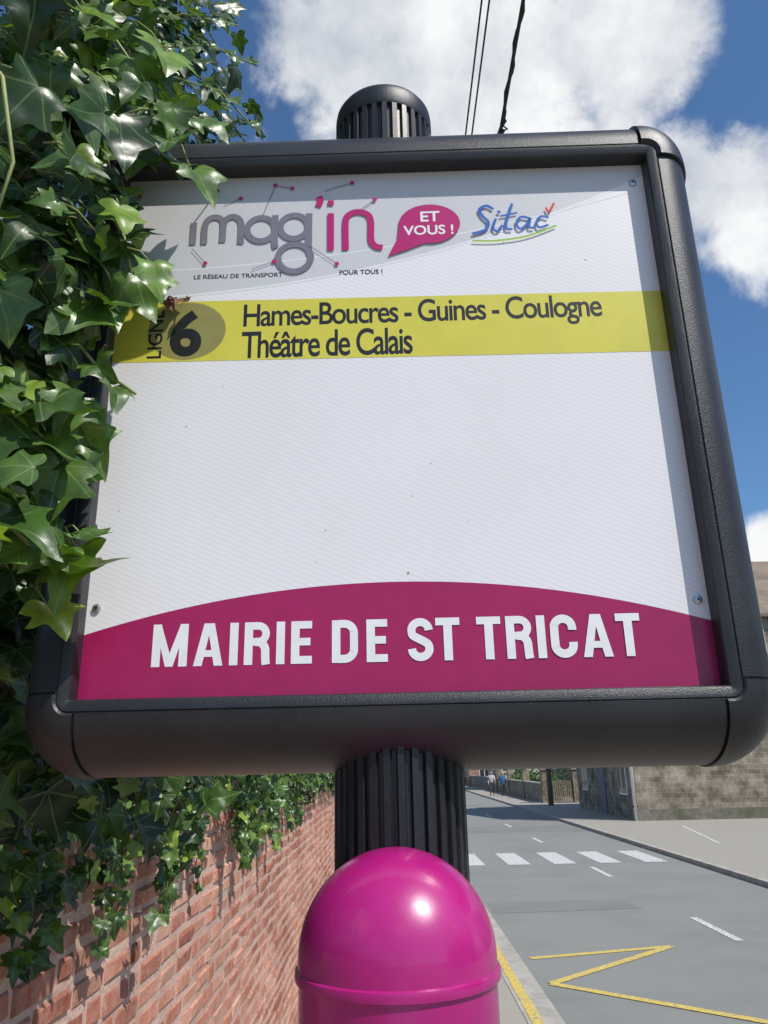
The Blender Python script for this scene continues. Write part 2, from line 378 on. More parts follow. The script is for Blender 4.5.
# ---------------------------------------------------------------- brick wall (real bricks)
WX=-.80; WTOP=EYE+.02
def brick_mat():
    m,nt,b=newmat('old_brick'); tc=N(nt,'ShaderNodeTexCoord')
    at=N(nt,'ShaderNodeAttribute',attribute_name='bc')
    r=N(nt,'ShaderNodeValToRGB'); cr=r.color_ramp; cr.elements[0].color=(.38,.115,.070,1); cr.elements[1].color=(.60,.33,.235,1)
    e=cr.elements.new(.5); e.color=(.52,.205,.135,1)
    L(nt,at.outputs['Fac'],r.inputs['Fac'])
    n=N(nt,'ShaderNodeTexNoise'); n.inputs['Scale'].default_value=28; n.inputs['Detail'].default_value=7; n.inputs['Roughness'].default_value=.7; L(nt,tc.outputs['Object'],n.inputs['Vector'])
    r2=N(nt,'ShaderNodeValToRGB'); r2.color_ramp.elements[0].position=.38; r2.color_ramp.elements[1].position=.68
    L(nt,n.outputs['Fac'],r2.inputs['Fac'])
    mx=N(nt,'ShaderNodeMix',data_type='RGBA'); mf=N(nt,'ShaderNodeMath',operation='MULTIPLY'); L(nt,r2.outputs['Color'],mf.inputs[0]); mf.inputs[1].default_value=.6
    L(nt,mf.outputs[0],mx.inputs[0]); L(nt,r.outputs['Color'],mx.inputs[6]); mx.inputs[7].default_value=(.62,.41,.33,1)
    n3=N(nt,'ShaderNodeTexNoise'); n3.inputs['Scale'].default_value=2.2; n3.inputs['Detail'].default_value=6; L(nt,tc.outputs['Object'],n3.inputs['Vector'])
    r3=N(nt,'ShaderNodeValToRGB'); r3.color_ramp.elements[0].position=.35; r3.color_ramp.elements[0].color=(.62,.57,.55,1); r3.color_ramp.elements[1].position=.6; r3.color_ramp.elements[1].color=(1,1,1,1)
    L(nt,n3.outputs['Fac'],r3.inputs['Fac'])
    m2=N(nt,'ShaderNodeMix',data_type='RGBA',blend_type='MULTIPLY'); m2.inputs[0].default_value=1; L(nt,mx.outputs[2],m2.inputs[6]); L(nt,r3.outputs['Color'],m2.inputs[7])
    L(nt,m2.outputs[2],b.inputs['Base Color']); b.inputs['Roughness'].default_value=.9; b.inputs['Specular IOR Level'].default_value=.2
    bp=N(nt,'ShaderNodeBump'); bp.inputs['Strength'].default_value=.9; bp.inputs['Distance'].default_value=.010; L(nt,n.outputs['Fac'],bp.inputs['Height']); L(nt,bp.outputs['Normal'],b.inputs['Normal'])
    return m
M_brick=brick_mat()
M_mortar=noisy('mortar',(.46,.30,.24),(.60,.42,.345),50,.95,bump=.7,bscale=60,bdist=.008,c3=(.36,.22,.17),s3=2)
wall=empty('brick_wall')
mb=MB(); mb.box(WX-.22,WX,-2.5,34,-.05,WTOP-.07); mb.obj('mortar_core',M_mortar,wall)
vs=[];fs=[];bc=[]
ch=.076; bh=.060
row=0; z=.12
while z<WTOP-.12:
    y=-2.5+(0 if row%2 else -.115)
    while y<34:
        hd_=random.random()<.25
        L_=.112 if hd_ else .224
        p_=.002+abs(random.gauss(0,.0040)); dy=random.gauss(0,.003); dz=random.gauss(0,.003); j=random.gauss(0,.004)
        x0=WX-.004; x1=WX+p_; c=.006+random.random()*.008
        a0,a1,b0,b1=y+dy,y+dy+L_-.014+j,z+dz,z+dz+bh+random.gauss(0,.002)
        o=len(vs)
        t1,t2=random.gauss(0,.0022),random.gauss(0,.0022)
        g1=[random.gauss(0,.002) for _ in range(4)]
        vs+=[(x0,a0,b0),(x0,a1,b0),(x0,a1,b1),(x0,a0,b1),(x1+t1,a0+c,b0+c+g1[0]),(x1+t2,a1-c,b0+c+g1[1]),(x1-t1,a1-c,b1-c+g1[2]),(x1-t2,a0+c,b1-c+g1[3])]
        fs+=[(o+4,o+5,o+6,o+7),(o,o+1,o+5,o+4),(o+1,o+2,o+6,o+5),(o+2,o+3,o+7,o+6),(o+3,o,o+4,o+7)]
        v=random.random(); bc+=[v]*8
        y+=L_+.004
    z+=ch; row+=1
ob=mesh_obj('bricks',vs,fs,M_brick,wall)
at=ob.data.attributes.new('bc','FLOAT','POINT'); at.data.foreach_set('value',bc)
mb=MB(); y=-2.5
while y<34:
    mb.box(WX-.26,WX+.035,y,y+.11,z,z+.1+random.gauss(0,.003)); y+=.118
o=mb.obj('coping',M_brick,wall); at=o.data.attributes.new('bc','FLOAT','POINT'); at.data.foreach_set('value',np.repeat(rng.random(len(o.data.vertices)//8),8))

# ---------------------------------------------------------------- ivy
half=[(0,.03),(.10,-.07),(.24,-.13),(.40,-.12),(.56,-.02),(.50,.10),(.42,.19),(.48,.28),(.66,.42),(.52,.50),(.38,.53),(.28,.60),(.22,.74),(.11,.93),(0,1.08)]
def chain(n):
    P=[np.array(p) for p in half]; out=[]
    sharp={4,8}
    for i in range(len(P)-1):
        p0=P[max(i-1,0)] if i not in sharp else P[i]; p3=P[min(i+2,len(P)-1)] if (i+1) not in sharp else P[i+1]
        p1,p2=P[i],P[i+1]
        for k in range(n):
            t=k/n; out.append(.5*((2*p1)+(-p0+p2)*t+(2*p0-5*p1+4*p2-p3)*t*t+(-p0+3*p1-3*p2+p3)*t**3))
    out.append(P[-1]); return np.array(out)
def leaf_template(n,cols):
    C=chain(n); m=len(C)
    mid=np.array([(0,max(.03,.03+1.05*(max(0,(k/(m-1)-.30))/.70)**1.1)) for k in range(m)])
    V=[];F=[]
    for side in(1,-1):
        for c in range(cols+1):
            for k in range(m):
                q=mid[k]+(C[k]-mid[k])*c/cols
                V.append((side*q[0],q[1]))
        base=0 if side==1 else (cols+1)*m
        for c in range(cols):
            for k in range(m-1):
                a,b_,cc,d=base+c*m+k,base+c*m+k+1,base+(c+1)*m+k+1,base+(c+1)*m+k
                F.append((a,d,cc,b_) if side==1 else (a,b_,cc,d))
    return np.array(V),np.array(F)
T0=leaf_template(2,3); T1=leaf_template(1,1); T2=leaf_template(1,2)
def nrm(a): return a/(np.linalg.norm(a,axis=-1,keepdims=True)+1e-9)
def build_leaves(name,pos,size,nor,tip,shade,T,mat,parent):
    V2,F=T; n=len(pos); m=len(V2)
    nor=nrm(nor); t=nrm(tip-nor*np.sum(tip*nor,1,keepdims=True)); s=np.cross(t,nor)
    x=V2[:,0][None]*(1+rng.normal(0,.12,(n,1))); y=np.repeat(V2[:,1][None],n,0)*(1+rng.normal(0,.08,(n,1)))
    y=y+x*rng.normal(0,.12,(n,1)); x=x+.12*rng.normal(0,1,(n,1))*y*y
    fold=rng.uniform(.05,.50,(n,1)); curl=rng.uniform(-.12,.50,(n,1)); lob=rng.uniform(-.1,.55,(n,1)); ph=rng.uniform(0,6.28,(n,1)); wv=rng.uniform(.015,.06,(n,1))
    zc=fold*np.abs(x)-curl*y*y-lob*x*x+wv*np.sin(7*y+ph)+wv*np.sin(9*x+2*ph)
    sz=size[:,None,None]
    P=pos[:,None,:]+sz*(s[:,None,:]*x[...,None]+t[:,None,:]*y[...,None]+nor[:,None,:]*zc[...,None])
    me=bpy.data.meshes.new(name); nf=len(F)
    me.vertices.add(n*m); me.vertices.foreach_set('co',P.reshape(-1))
    FF=(F[None]+(np.arange(n)*m)[:,None,None]).reshape(-1)
    me.loops.add(len(FF)); me.loops.foreach_set('vertex_index',FF.astype(np.int32))
    me.polygons.add(n*nf); me.polygons.foreach_set('loop_start',(np.arange(n*nf)*4).astype(np.int32)); me.polygons.foreach_set('use_smooth',[True]*(n*nf))
    me.update(calc_edges=True)
    a=me.attributes.new('shade','FLOAT','POINT'); a.data.foreach_set('value',np.repeat(shade,m).astype(np.float32))
    a=me.attributes.new('lp','FLOAT_VECTOR','POINT'); lp=np.zeros((n,m,3)); lp[:,:,0]=V2[:,0]; lp[:,:,1]=V2[:,1]; a.data.foreach_set('vector',lp.reshape(-1).astype(np.float32))
    me.materials.append(mat); ob=bpy.data.objects.new(name,me); COL.objects.link(ob); ob.parent=parent
    return ob
def leaf_mat(name,veins=True):
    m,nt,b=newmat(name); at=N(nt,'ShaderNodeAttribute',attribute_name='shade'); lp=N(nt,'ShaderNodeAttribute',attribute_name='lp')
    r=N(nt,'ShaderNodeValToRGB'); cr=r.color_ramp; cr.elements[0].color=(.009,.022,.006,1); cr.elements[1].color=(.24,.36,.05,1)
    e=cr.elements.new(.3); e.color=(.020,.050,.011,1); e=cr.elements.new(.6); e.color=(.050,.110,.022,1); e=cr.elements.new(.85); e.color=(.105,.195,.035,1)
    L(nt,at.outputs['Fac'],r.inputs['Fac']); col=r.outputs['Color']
    if veins:
        sp=N(nt,'ShaderNodeSeparateXYZ'); L(nt,lp.outputs['Vector'],sp.inputs[0])
        ax=N(nt,'ShaderNodeMath',operation='ABSOLUTE'); L(nt,sp.outputs['X'],ax.inputs[0])
        cur=None
        y0=N(nt,'ShaderNodeMath',operation='SUBTRACT'); L(nt,sp.outputs['Y'],y0.inputs[0]); y0.inputs[1].default_value=.03
        for ang in (0,52,100):
            c,s=math.cos(math.radians(ang)),math.sin(math.radians(ang))
            a=N(nt,'ShaderNodeMath',operation='MULTIPLY'); L(nt,ax.outputs[0],a.inputs[0]); a.inputs[1].default_value=c
            bm=N(nt,'ShaderNodeMath',operation='MULTIPLY_ADD'); L(nt,y0.outputs[0],bm.inputs[0]); bm.inputs[1].default_value=-s; L(nt,a.outputs[0],bm.inputs[2])
            d=N(nt,'ShaderNodeMath',operation='ABSOLUTE'); L(nt,bm.outputs[0],d.inputs[0]); o=d.outputs[0]
            if cur is None: cur=o
            else:
                mi=N(nt,'ShaderNodeMath',operation='MINIMUM'); L(nt,cur,mi.inputs[0]); L(nt,o,mi.inputs[1]); cur=mi.outputs[0]
        mr=N(nt,'ShaderNodeMapRange'); mr.inputs['From Min'].default_value=.004; mr.inputs['From Max'].default_value=.022; mr.inputs['To Min'].default_value=.5; mr.inputs['To Max'].default_value=0
        L(nt,cur,mr.inputs['Value'])
        mx=N(nt,'ShaderNodeMix',data_type='RGBA'); L(nt,mr.outputs[0],mx.inputs[0]); L(nt,col,mx.inputs[6]); mx.inputs[7].default_value=(.22,.32,.12,1)
        tc=N(nt,'ShaderNodeTexCoord'); n=N(nt,'ShaderNodeTexNoise'); n.inputs['Scale'].default_value=60; n.inputs['Detail'].default_value=3; L(nt,tc.outputs['Object'],n.inputs['Vector'])
        r2=N(nt,'ShaderNodeValToRGB'); r2.color_ramp.elements[0].position=.3; r2.color_ramp.elements[0].color=(.6,.6,.6,1); r2.color_ramp.elements[1].position=.7; r2.color_ramp.elements[1].color=(1.2,1.18,1.1,1)
        L(nt,n.outputs['Fac'],r2.inputs['Fac'])
        m2=N(nt,'ShaderNodeMix',data_type='RGBA',blend_type='MULTIPLY'); m2.inputs[0].default_value=1; L(nt,mx.outputs[2],m2.inputs[6]); L(nt,r2.outputs['Color'],m2.inputs[7]); col=m2.outputs[2]
        bp=N(nt,'ShaderNodeBump'); bp.inputs['Strength'].default_value=.4; bp.inputs['Distance'].default_value=.002; L(nt,n.outputs['Fac'],bp.inputs['Height']); L(nt,bp.outputs['Normal'],b.inputs['Normal'])
    L(nt,col,b.inputs['Base Color']); b.inputs['Roughness'].default_value=.36; b.inputs['Specular IOR Level'].default_value=.5
    tr=N(nt,'ShaderNodeBsdfTranslucent'); hs=N(nt,'ShaderNodeMix',data_type='RGBA',blend_type='MULTIPLY'); hs.inputs[0].default_value=1; L(nt,col,hs.inputs[6]); hs.inputs[7].default_value=(2.4,2.4,.8,1); L(nt,hs.outputs[2],tr.inputs['Color'])
    ms=N(nt,'ShaderNodeMixShader'); ms.inputs[0].default_value=.22; L(nt,b.outputs[0],ms.inputs[1]); L(nt,tr.outputs[0],ms.inputs[2])
    L(nt,ms.outputs[0],nt.nodes['Material Output'].inputs['Surface'])
    return m
M_leaf=leaf_mat('ivy_leaf'); M_leaf2=leaf_mat('foliage_leaf',False)
M_stem=noisy('ivy_stem',(.07,.05,.03),(.14,.11,.07),60,.8,bump=.4)
M_gstem=noisy('ivy_green_stem',(.20,.24,.07),(.28,.31,.11),60,.6)
ivy=empty('ivy')

def xmax(y,z):
    if y<.705:
        if z<.13: return -.350
        if z<.24: return -.285
        if z<.50: return -.250
        if z<.66: return -.245
        return -.235
    if y<.90: return -.372 if z<.75 else -.26
    return -.34 if z<.95 else -.37+.05*math.sin(z*9)
P=[];dep=[]
def lump(y,z): return .05*math.sin(9*z+3*y)+.04*math.sin(21*z-7*y+1.3)
tries=0
while len(P)<2500 and tries<200000:
    tries+=1
    y=random.uniform(.52,1.7); z=random.uniform(-.10,2.0)
    if z>1.0+.95*(y-.5)+.15: continue
    xm=xmax(y,z)+lump(y,z)*.5+random.gauss(0,.012)
    d=abs(random.gauss(0,.15)) if random.random()<.7 else random.uniform(0,.5)
    x=xm-d
    if x<-.95: continue
    if math.sin(17*x+5)*math.sin(15*z+2*y)*math.sin(13*y+1)>.32 and d<.15: continue
    if y<1.3 and z<-.05+.03*math.sin(20*x+5*y): continue
    if .69<y<.89 and z<.75 and x>-.385: continue
    if y<.69 and z<.02 and x>-.40: continue
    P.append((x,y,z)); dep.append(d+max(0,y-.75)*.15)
# fringe hugging the sign's left edge, in front of the frame
for k in range(150):
    z=random.uniform(.16,.78); t=random.random(); x=-.41+.135*t+.02*math.sin(14*z)
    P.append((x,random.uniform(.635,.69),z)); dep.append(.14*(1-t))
# low growth left of and behind the frame
for k in range(260):
    P.append((random.uniform(-.72,-.40),random.uniform(.92,1.25),random.uniform(-.04,.55))); dep.append(.16)
P=np.array(P); n=len(P); dep=np.array(dep)
nor=np.stack([rng.normal(.55,.45,n),rng.normal(-.70,.45,n),rng.normal(.50,.42,n)],1)
tip=np.stack([rng.normal(.15,.65,n),rng.normal(-.1,.4,n),rng.normal(-1,.45,n)],1)
size=rng.uniform(.030,.062,n); size[rng.random(n)<.2]*=.6
shade=np.clip(rng.normal(.60,.2,n)-1.6*dep,.02,.92); y_=(rng.random(n)<.16)&(dep<.08); shade[y_]=rng.uniform(.85,1,y_.sum())  # leaf colour darkens with depth: inner shade of the ivy painted in
P[:,2]+=EYE
nearm=P[:,1]<.95
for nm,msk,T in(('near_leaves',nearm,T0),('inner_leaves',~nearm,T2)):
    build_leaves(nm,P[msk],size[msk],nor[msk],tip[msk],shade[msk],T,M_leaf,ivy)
mb=MB()
for i in np.where(nearm&(dep<.15))[0]:
    p0=Vector(P[i]); q=p0+Vector((random.gauss(-.03,.015),random.gauss(.0,.01),random.gauss(.015,.015)))
    mb.tube([tuple(p0),tuple((p0+q)/2+Vector((0,0,.006))),tuple(q)],[.0009,.0010,.0012],4)
mb.obj('petioles',M_gstem,ivy,True)

def shoot(pts,n,s0,s1,nv=(.45,-.8,.45),sh=(.5,.93)):
    pts=[Vector(p)+Vector((0,0,EYE)) for p in pts]
    cum=[0]
    for a,b in zip(pts,pts[1:]): cum.append(cum[-1]+(b-a).length)
    out=[]
    for k in range(n):
        s=cum[-1]*(k+.5)/n
        for i in range(len(pts)-1):
            if s<=cum[i+1]: q=pts[i].lerp(pts[i+1],(s-cum[i])/(cum[i+1]-cum[i])); d=(pts[i+1]-pts[i]).normalized(); break
        t=k/max(1,n-1); sz=s0+(s1-s0)*t
        side=1 if k%2 else -1
        tipd=np.array(d)*.5+np.array([side*.75*random.uniform(.5,1.1),0,-.75])
        out.append((np.array(q)+np.array([side*.004,-.006,-.004]),sz*random.uniform(.8,1.15),np.array(nv)+rng.normal(0,.28,3),tipd,random.uniform(*sh)))
    mb=MB(); mb.tube([tuple(p) for p in pts],[.0016]*len(pts),6); mb.obj('shoot_stem',M_gstem,ivy,True)
    return out
S=[]
S+=shoot([(-.36,.63,.86),(-.29,.65,.78),(-.225,.665,.68),(-.195,.675,.60)],8,.054,.044)
S+=shoot([(-.40,.66,.74),(-.33,.67,.70),(-.27,.68,.67),(-.205,.685,.63)],9,.048,.038)
S+=shoot([(-.40,.64,.80),(-.31,.66,.74),(-.25,.67,.71),(-.18,.675,.68)],8,.046,.034)
S+=shoot([(-.40,.62,.72),(-.32,.65,.62),(-.265,.67,.53),(-.252,.68,.47)],8,.054,.048)
S+=shoot([(-.40,.64,.62),(-.33,.66,.52),(-.275,.675,.44)],6,.052,.046)
S+=shoot([(-.42,.60,.52),(-.33,.65,.44),(-.28,.67,.38),(-.240,.675,.350)],7,.052,.045)
S+=shoot([(-.42,.60,.44),(-.34,.65,.36),(-.28,.68,.31)],6,.052,.047)
S+=shoot([(-.40,.60,.36),(-.33,.64,.31),(-.28,.67,.265)],5,.056,.052)
S+=shoot([(-.42,.62,.33),(-.33,.67,.25),(-.29,.68,.20)],5,.056,.052)
S+=shoot([(-.42,.58,.28),(-.34,.62,.22),(-.300,.65,.180)],5,.058,.068)
S+=shoot([(-.42,.60,.16),(-.395,.62,.08),(-.390,.64,.03)],4,.055,.045)
S+=shoot([(-.5,.95,1.05),(-.36,.98,1.10),(-.26,1.0,1.08),(-.20,1.0,1.0)],12,.035,.024)
S+=shoot([(-.42,.80,.86),(-.30,.80,.84),(-.24,.79,.80)],8,.038,.028)
S+=shoot([(-.5,1.15,1.35),(-.34,1.2,1.42),(-.24,1.2,1.36)],10,.035,.024)
S+=shoot([(-.5,1.0,1.2),(-.34,1.02,1.28),(-.24,1.02,1.25)],11,.035,.024)
S+=shoot([(-.5,1.1,1.55),(-.36,1.12,1.6),(-.26,1.12,1.55)],10,.035,.024)
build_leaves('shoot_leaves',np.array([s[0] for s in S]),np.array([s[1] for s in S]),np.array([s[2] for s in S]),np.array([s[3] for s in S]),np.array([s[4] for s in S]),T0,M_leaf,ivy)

# hanging mass along the wall top
n=6000
yy=rng.uniform(0,1,n)**1.35*12+.95
dd=rng.random(n)**1.2
xx=-.80+.26*dd
und=.13*np.sin(yy*2.3)+.09*np.sin(yy*5.7+1)+.05*np.sin(yy*13)
low=-.20+und*.8
zz_=low+(rng.random(n)**.8)*(.70-low)
xx=np.where(zz_<0,-.79+.20*rng.random(n)*(1+zz_/.5),xx)
top=rng.random(n)<.25
xx=np.where(top&(zz_>.06),rng.uniform(-1.3,-.6,n),xx)
zz_=np.where(zz_>.45+.2*np.sin(yy*1.7),rng.uniform(.0,.4,n),zz_)
P=np.stack([xx,yy,zz_+EYE],1)
nor=np.stack([rng.normal(.7,.4,n),rng.normal(-.6,.4,n),rng.normal(.5,.4,n)],1)
tip=np.stack([rng.normal(.1,.4,n),rng.normal(-.1,.55,n),rng.normal(-1,.35,n)],1)
size=rng.uniform(.030,.060,n)
shade=np.clip(rng.normal(.45,.2,n)+1.2*(xx+.70),0.02,.9); y_=rng.random(n)<.14; shade[y_]=rng.uniform(.8,1,y_.sum())  # leaves nearer the wall coloured darker, painting shade inside the hanging mass
nearm=yy<2.6
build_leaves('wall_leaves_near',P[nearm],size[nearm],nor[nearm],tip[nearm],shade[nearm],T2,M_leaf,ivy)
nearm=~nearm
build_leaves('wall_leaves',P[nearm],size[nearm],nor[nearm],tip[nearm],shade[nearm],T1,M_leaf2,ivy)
pp=[];mb=MB()
for k in range(30):
    y0=random.uniform(1.3,7) ; L0=random.uniform(.12,.34); x0=WX+.03+random.random()*.10; z0=-.12+EYE
    pts=[(x0+.01*math.sin(3*i+k),y0+.02*math.sin(2*i+k),z0-L0*i/5) for i in range(6)]; mb.tube(pts,.002,5)
    for i in range(6):
        for s in(-1,1): pp.append((pts[i][0],pts[i][1]+s*.012,pts[i][2]))
mb.obj('trailing_stems',M_stem,ivy,True)
pp=np.array(pp);n=len(pp)
build_leaves('trailing_leaves',pp,rng.uniform(.034,.06,n),np.stack([rng.normal(.7,.3,n),rng.normal(-.6,.3,n),rng.normal(.4,.25,n)],1),np.stack([rng.normal(0,.3,n),rng.normal(0,.6,n),rng.normal(-1,.2,n)],1),np.clip(rng.normal(.6,.2,n),0,1),T0,M_leaf,ivy)
mb=MB()
for k in range(34):
    x0=random.uniform(-.85,-.46); y0=random.uniform(.78,1.5); pts=[]
    for i in range(12):
        pts.append((x0+.05*math.sin(i*.9+k)+.015*random.random(),y0+.05*math.cos(i*.7+2*k),EYE+.02+i*.16))
    mb.tube(pts,[.009-.0005*i for i in range(12)],6)
mb.obj('woody_stems',M_stem,ivy,True)
mb=MB()
mb.tube([(-.47,.60,EYE+.80),(-.42,.56,EYE+.72),(-.385,.55,EYE+.66),(-.36,.55,EYE+.58),(-.37,.56,EYE+.50)],[.0022,.0022,.002,.0018,.0015],7)
mb.tube([(-.44,.52,EYE+.70),(-.37,.50,EYE+.64),(-.315,.50,EYE+.56),(-.30,.51,EYE+.48),(-.315,.52,EYE+.42)],[.0024,.0022,.002,.0016,.0012],7)
mb.obj('green_tendrils',M_gstem,ivy,True)
dl=np.array([(-.2300,.7265,EYE+.0638+.428),(-.216,.7265,EYE+.0638+.424),(-.226,.726,EYE+.0638+.420),(-.240,.726,EYE+.0638+.431)])
build_leaves('dead_leaf_scrap',dl,np.array([.016,.012,.012,.009]),np.array([(.3,-.8,.5),(-.4,-.7,.3),(.1,-.9,-.3),(.5,-.5,.5)]),np.array([(1,0,.2),(.9,0,-.3),(-1,0,.3),(-1,0,0)]),np.array([0,0,0,0]),T1,M_drybrown,ivy)

# ---------------------------------------------------------------- overhead cables & poles
M_cable=noisy('cable_black',(.012,.012,.012),(.022,.022,.022),50,.6)
M_wood=noisy('pole_wood',(.13,.10,.075),(.22,.18,.14),20,.85,bump=.4)
M_conc=noisy('concrete_grey',(.30,.29,.27),(.40,.39,.36),15,.9)
def pole(name,x,y,h=8.0):
    e=empty(name,(x,y,0)); mb=MB(); mb.tube([(0,0,.1),(0,0,h)],[.15,.10],14); mb.obj('shaft',M_wood,e,True)
    mb=MB(); mb.box(-.45,.35,-.04,.04,h-.5,h-.42); mb.box(-.12,.12,-.16,.16,h-.8,h-.7); mb.obj('crossarm',M_conc,e); return e
pole('utility_pole',.98,29); pole('utility_pole',.98,-14); pole('utility_pole',9.0,46)
def cable(name,x,z,r,sag,y0=-14,y1=29):
    mb=MB(); pts=[]
    for i in range(60):
        t=i/59; y=y0+(y1-y0)*t; pts.append((x,y,z-sag*4*t*(1-t)+sag*.98))
    mb.tube(pts,r,8); return mb
cb=empty('overhead_cables')
mb=cable('c',1.035,EYE+5.0,.014,.12)
pts=[]
for i in range(500):
    t=i/499; y=-14+43*t; z=EYE+5.0-.12*4*t*(1-t)+.1176; pts.append((1.035+.016*math.cos(y*14),y,z+.016*math.sin(y*14)))
mb.tube(pts,.010,6)
for k in range(14):
    mb.tube([(1.035,4.95+.035*k,EYE+5.0),(1.06+.012*(k%3),4.97+.035*k,EYE+5.0+.03*math.sin(k*2.1)),(1.035,5.0+.035*k,EYE+4.985)],.009,5)
mb.obj('twisted_cable',M_cable,cb,True)
mb=cable('c',.755,EYE+5.05,.007,.12); mb.obj('wire_a',M_cable,cb,True)
mb=cable('c',.80,EYE+5.0,.007,.12); mb.obj('wire_b',M_cable,cb,True)

# ---------------------------------------------------------------- houses
M_cream=noisy('cream_render',(.55,.50,.42),(.65,.60,.52),4,.9,c3=(.48,.44,.36),s3=.6)
M_tile=noisy('roof_tile',(.20,.08,.05),(.32,.14,.09),8,.85,bump=.6,c3=(.14,.08,.06),s3=1)
M_btile=noisy('brown_roof_tile',(.16,.12,.085),(.26,.20,.15),8,.85,bump=.6,c3=(.12,.095,.075),s3=1)
M_slate=noisy('roof_slate',(.08,.085,.095),(.13,.135,.15),8,.6,bump=.4)
M_glass=noisy('window_glass',(.02,.025,.03),(.04,.045,.05),2,.08)
M_fwhite=noisy('window_frame_white',(.7,.7,.68),(.78,.78,.76),20,.5)
M_door=noisy('door_paint',(.06,.09,.13),(.08,.11,.16),10,.5)
def far_brick(name,c1,c2,mo,bw=.23,rh=.07,ms=.008,stain=None):
    m,nt,b=newmat(name); tc=N(nt,'ShaderNodeTexCoord'); sp=N(nt,'ShaderNodeSeparateXYZ'); L(nt,tc.outputs['Object'],sp.inputs[0])
    ad=N(nt,'ShaderNodeMath',operation='ADD'); L(nt,sp.outputs['X'],ad.inputs[0]); L(nt,sp.outputs['Y'],ad.inputs[1])
    cb_=N(nt,'ShaderNodeCombineXYZ'); L(nt,ad.outputs[0],cb_.inputs[0]); L(nt,sp.outputs['Z'],cb_.inputs[1])
    br=N(nt,'ShaderNodeTexBrick'); br.inputs['Scale'].default_value=1; br.inputs['Brick Width'].default_value=bw; br.inputs['Row Height'].default_value=rh; br.inputs['Mortar Size'].default_value=ms
    br.inputs['Color1'].default_value=rgba(c1); br.inputs['Color2'].default_value=rgba(c2); br.inputs['Mortar'].default_value=rgba(mo)
    n=N(nt,'ShaderNodeTexNoise'); n.inputs['Scale'].default_value=1.6; n.inputs['Detail'].default_value=8; n.inputs['Roughness'].default_value=.7; L(nt,tc.outputs['Object'],n.inputs['Vector'])
    off=N(nt,'ShaderNodeVectorMath',operation='MULTIPLY_ADD'); L(nt,n.outputs['Color'],off.inputs[0]); off.inputs[1].default_value=(.06,.06,0) if stain else (0,0,0); L(nt,cb_.outputs[0],off.inputs[2])
    L(nt,off.outputs[0],br.inputs['Vector']); out=br.outputs['Color']
    r=N(nt,'ShaderNodeValToRGB'); r.color_ramp.elements[0].position=.38; r.color_ramp.elements[0].color=rgba(stain or (.8,.8,.8)); r.color_ramp.elements[1].position=.66; r.color_ramp.elements[1].color=(1.1,1.1,1.1,1); L(nt,n.outputs['Fac'],r.inputs['Fac'])
    mx=N(nt,'ShaderNodeMix',data_type='RGBA',blend_type='MULTIPLY'); mx.inputs[0].default_value=1; L(nt,out,mx.inputs[6]); L(nt,r.outputs['Color'],mx.inputs[7])
    L(nt,mx.outputs[2],b.inputs['Base Color']); b.inputs['Roughness'].default_value=.9; b.inputs['Specular IOR Level'].default_value=.2; return m
M_fb=far_brick('house_brick',(.30,.13,.09),(.38,.19,.13),(.35,.31,.27))
M_fb2=far_brick('brown_brick',(.22,.15,.10),(.30,.21,.15),(.33,.30,.25))
M_render=far_brick('weathered_stone',(.36,.32,.25),(.26,.225,.17),(.40,.365,.30),.52,.21,.012,(.40,.38,.34))
M_stone=noisy('stone_wall',(.16,.14,.11),(.32,.29,.24),6,.95,bump=.8,bscale=6,bdist=.06,c3=(.10,.09,.06),s3=1.2)
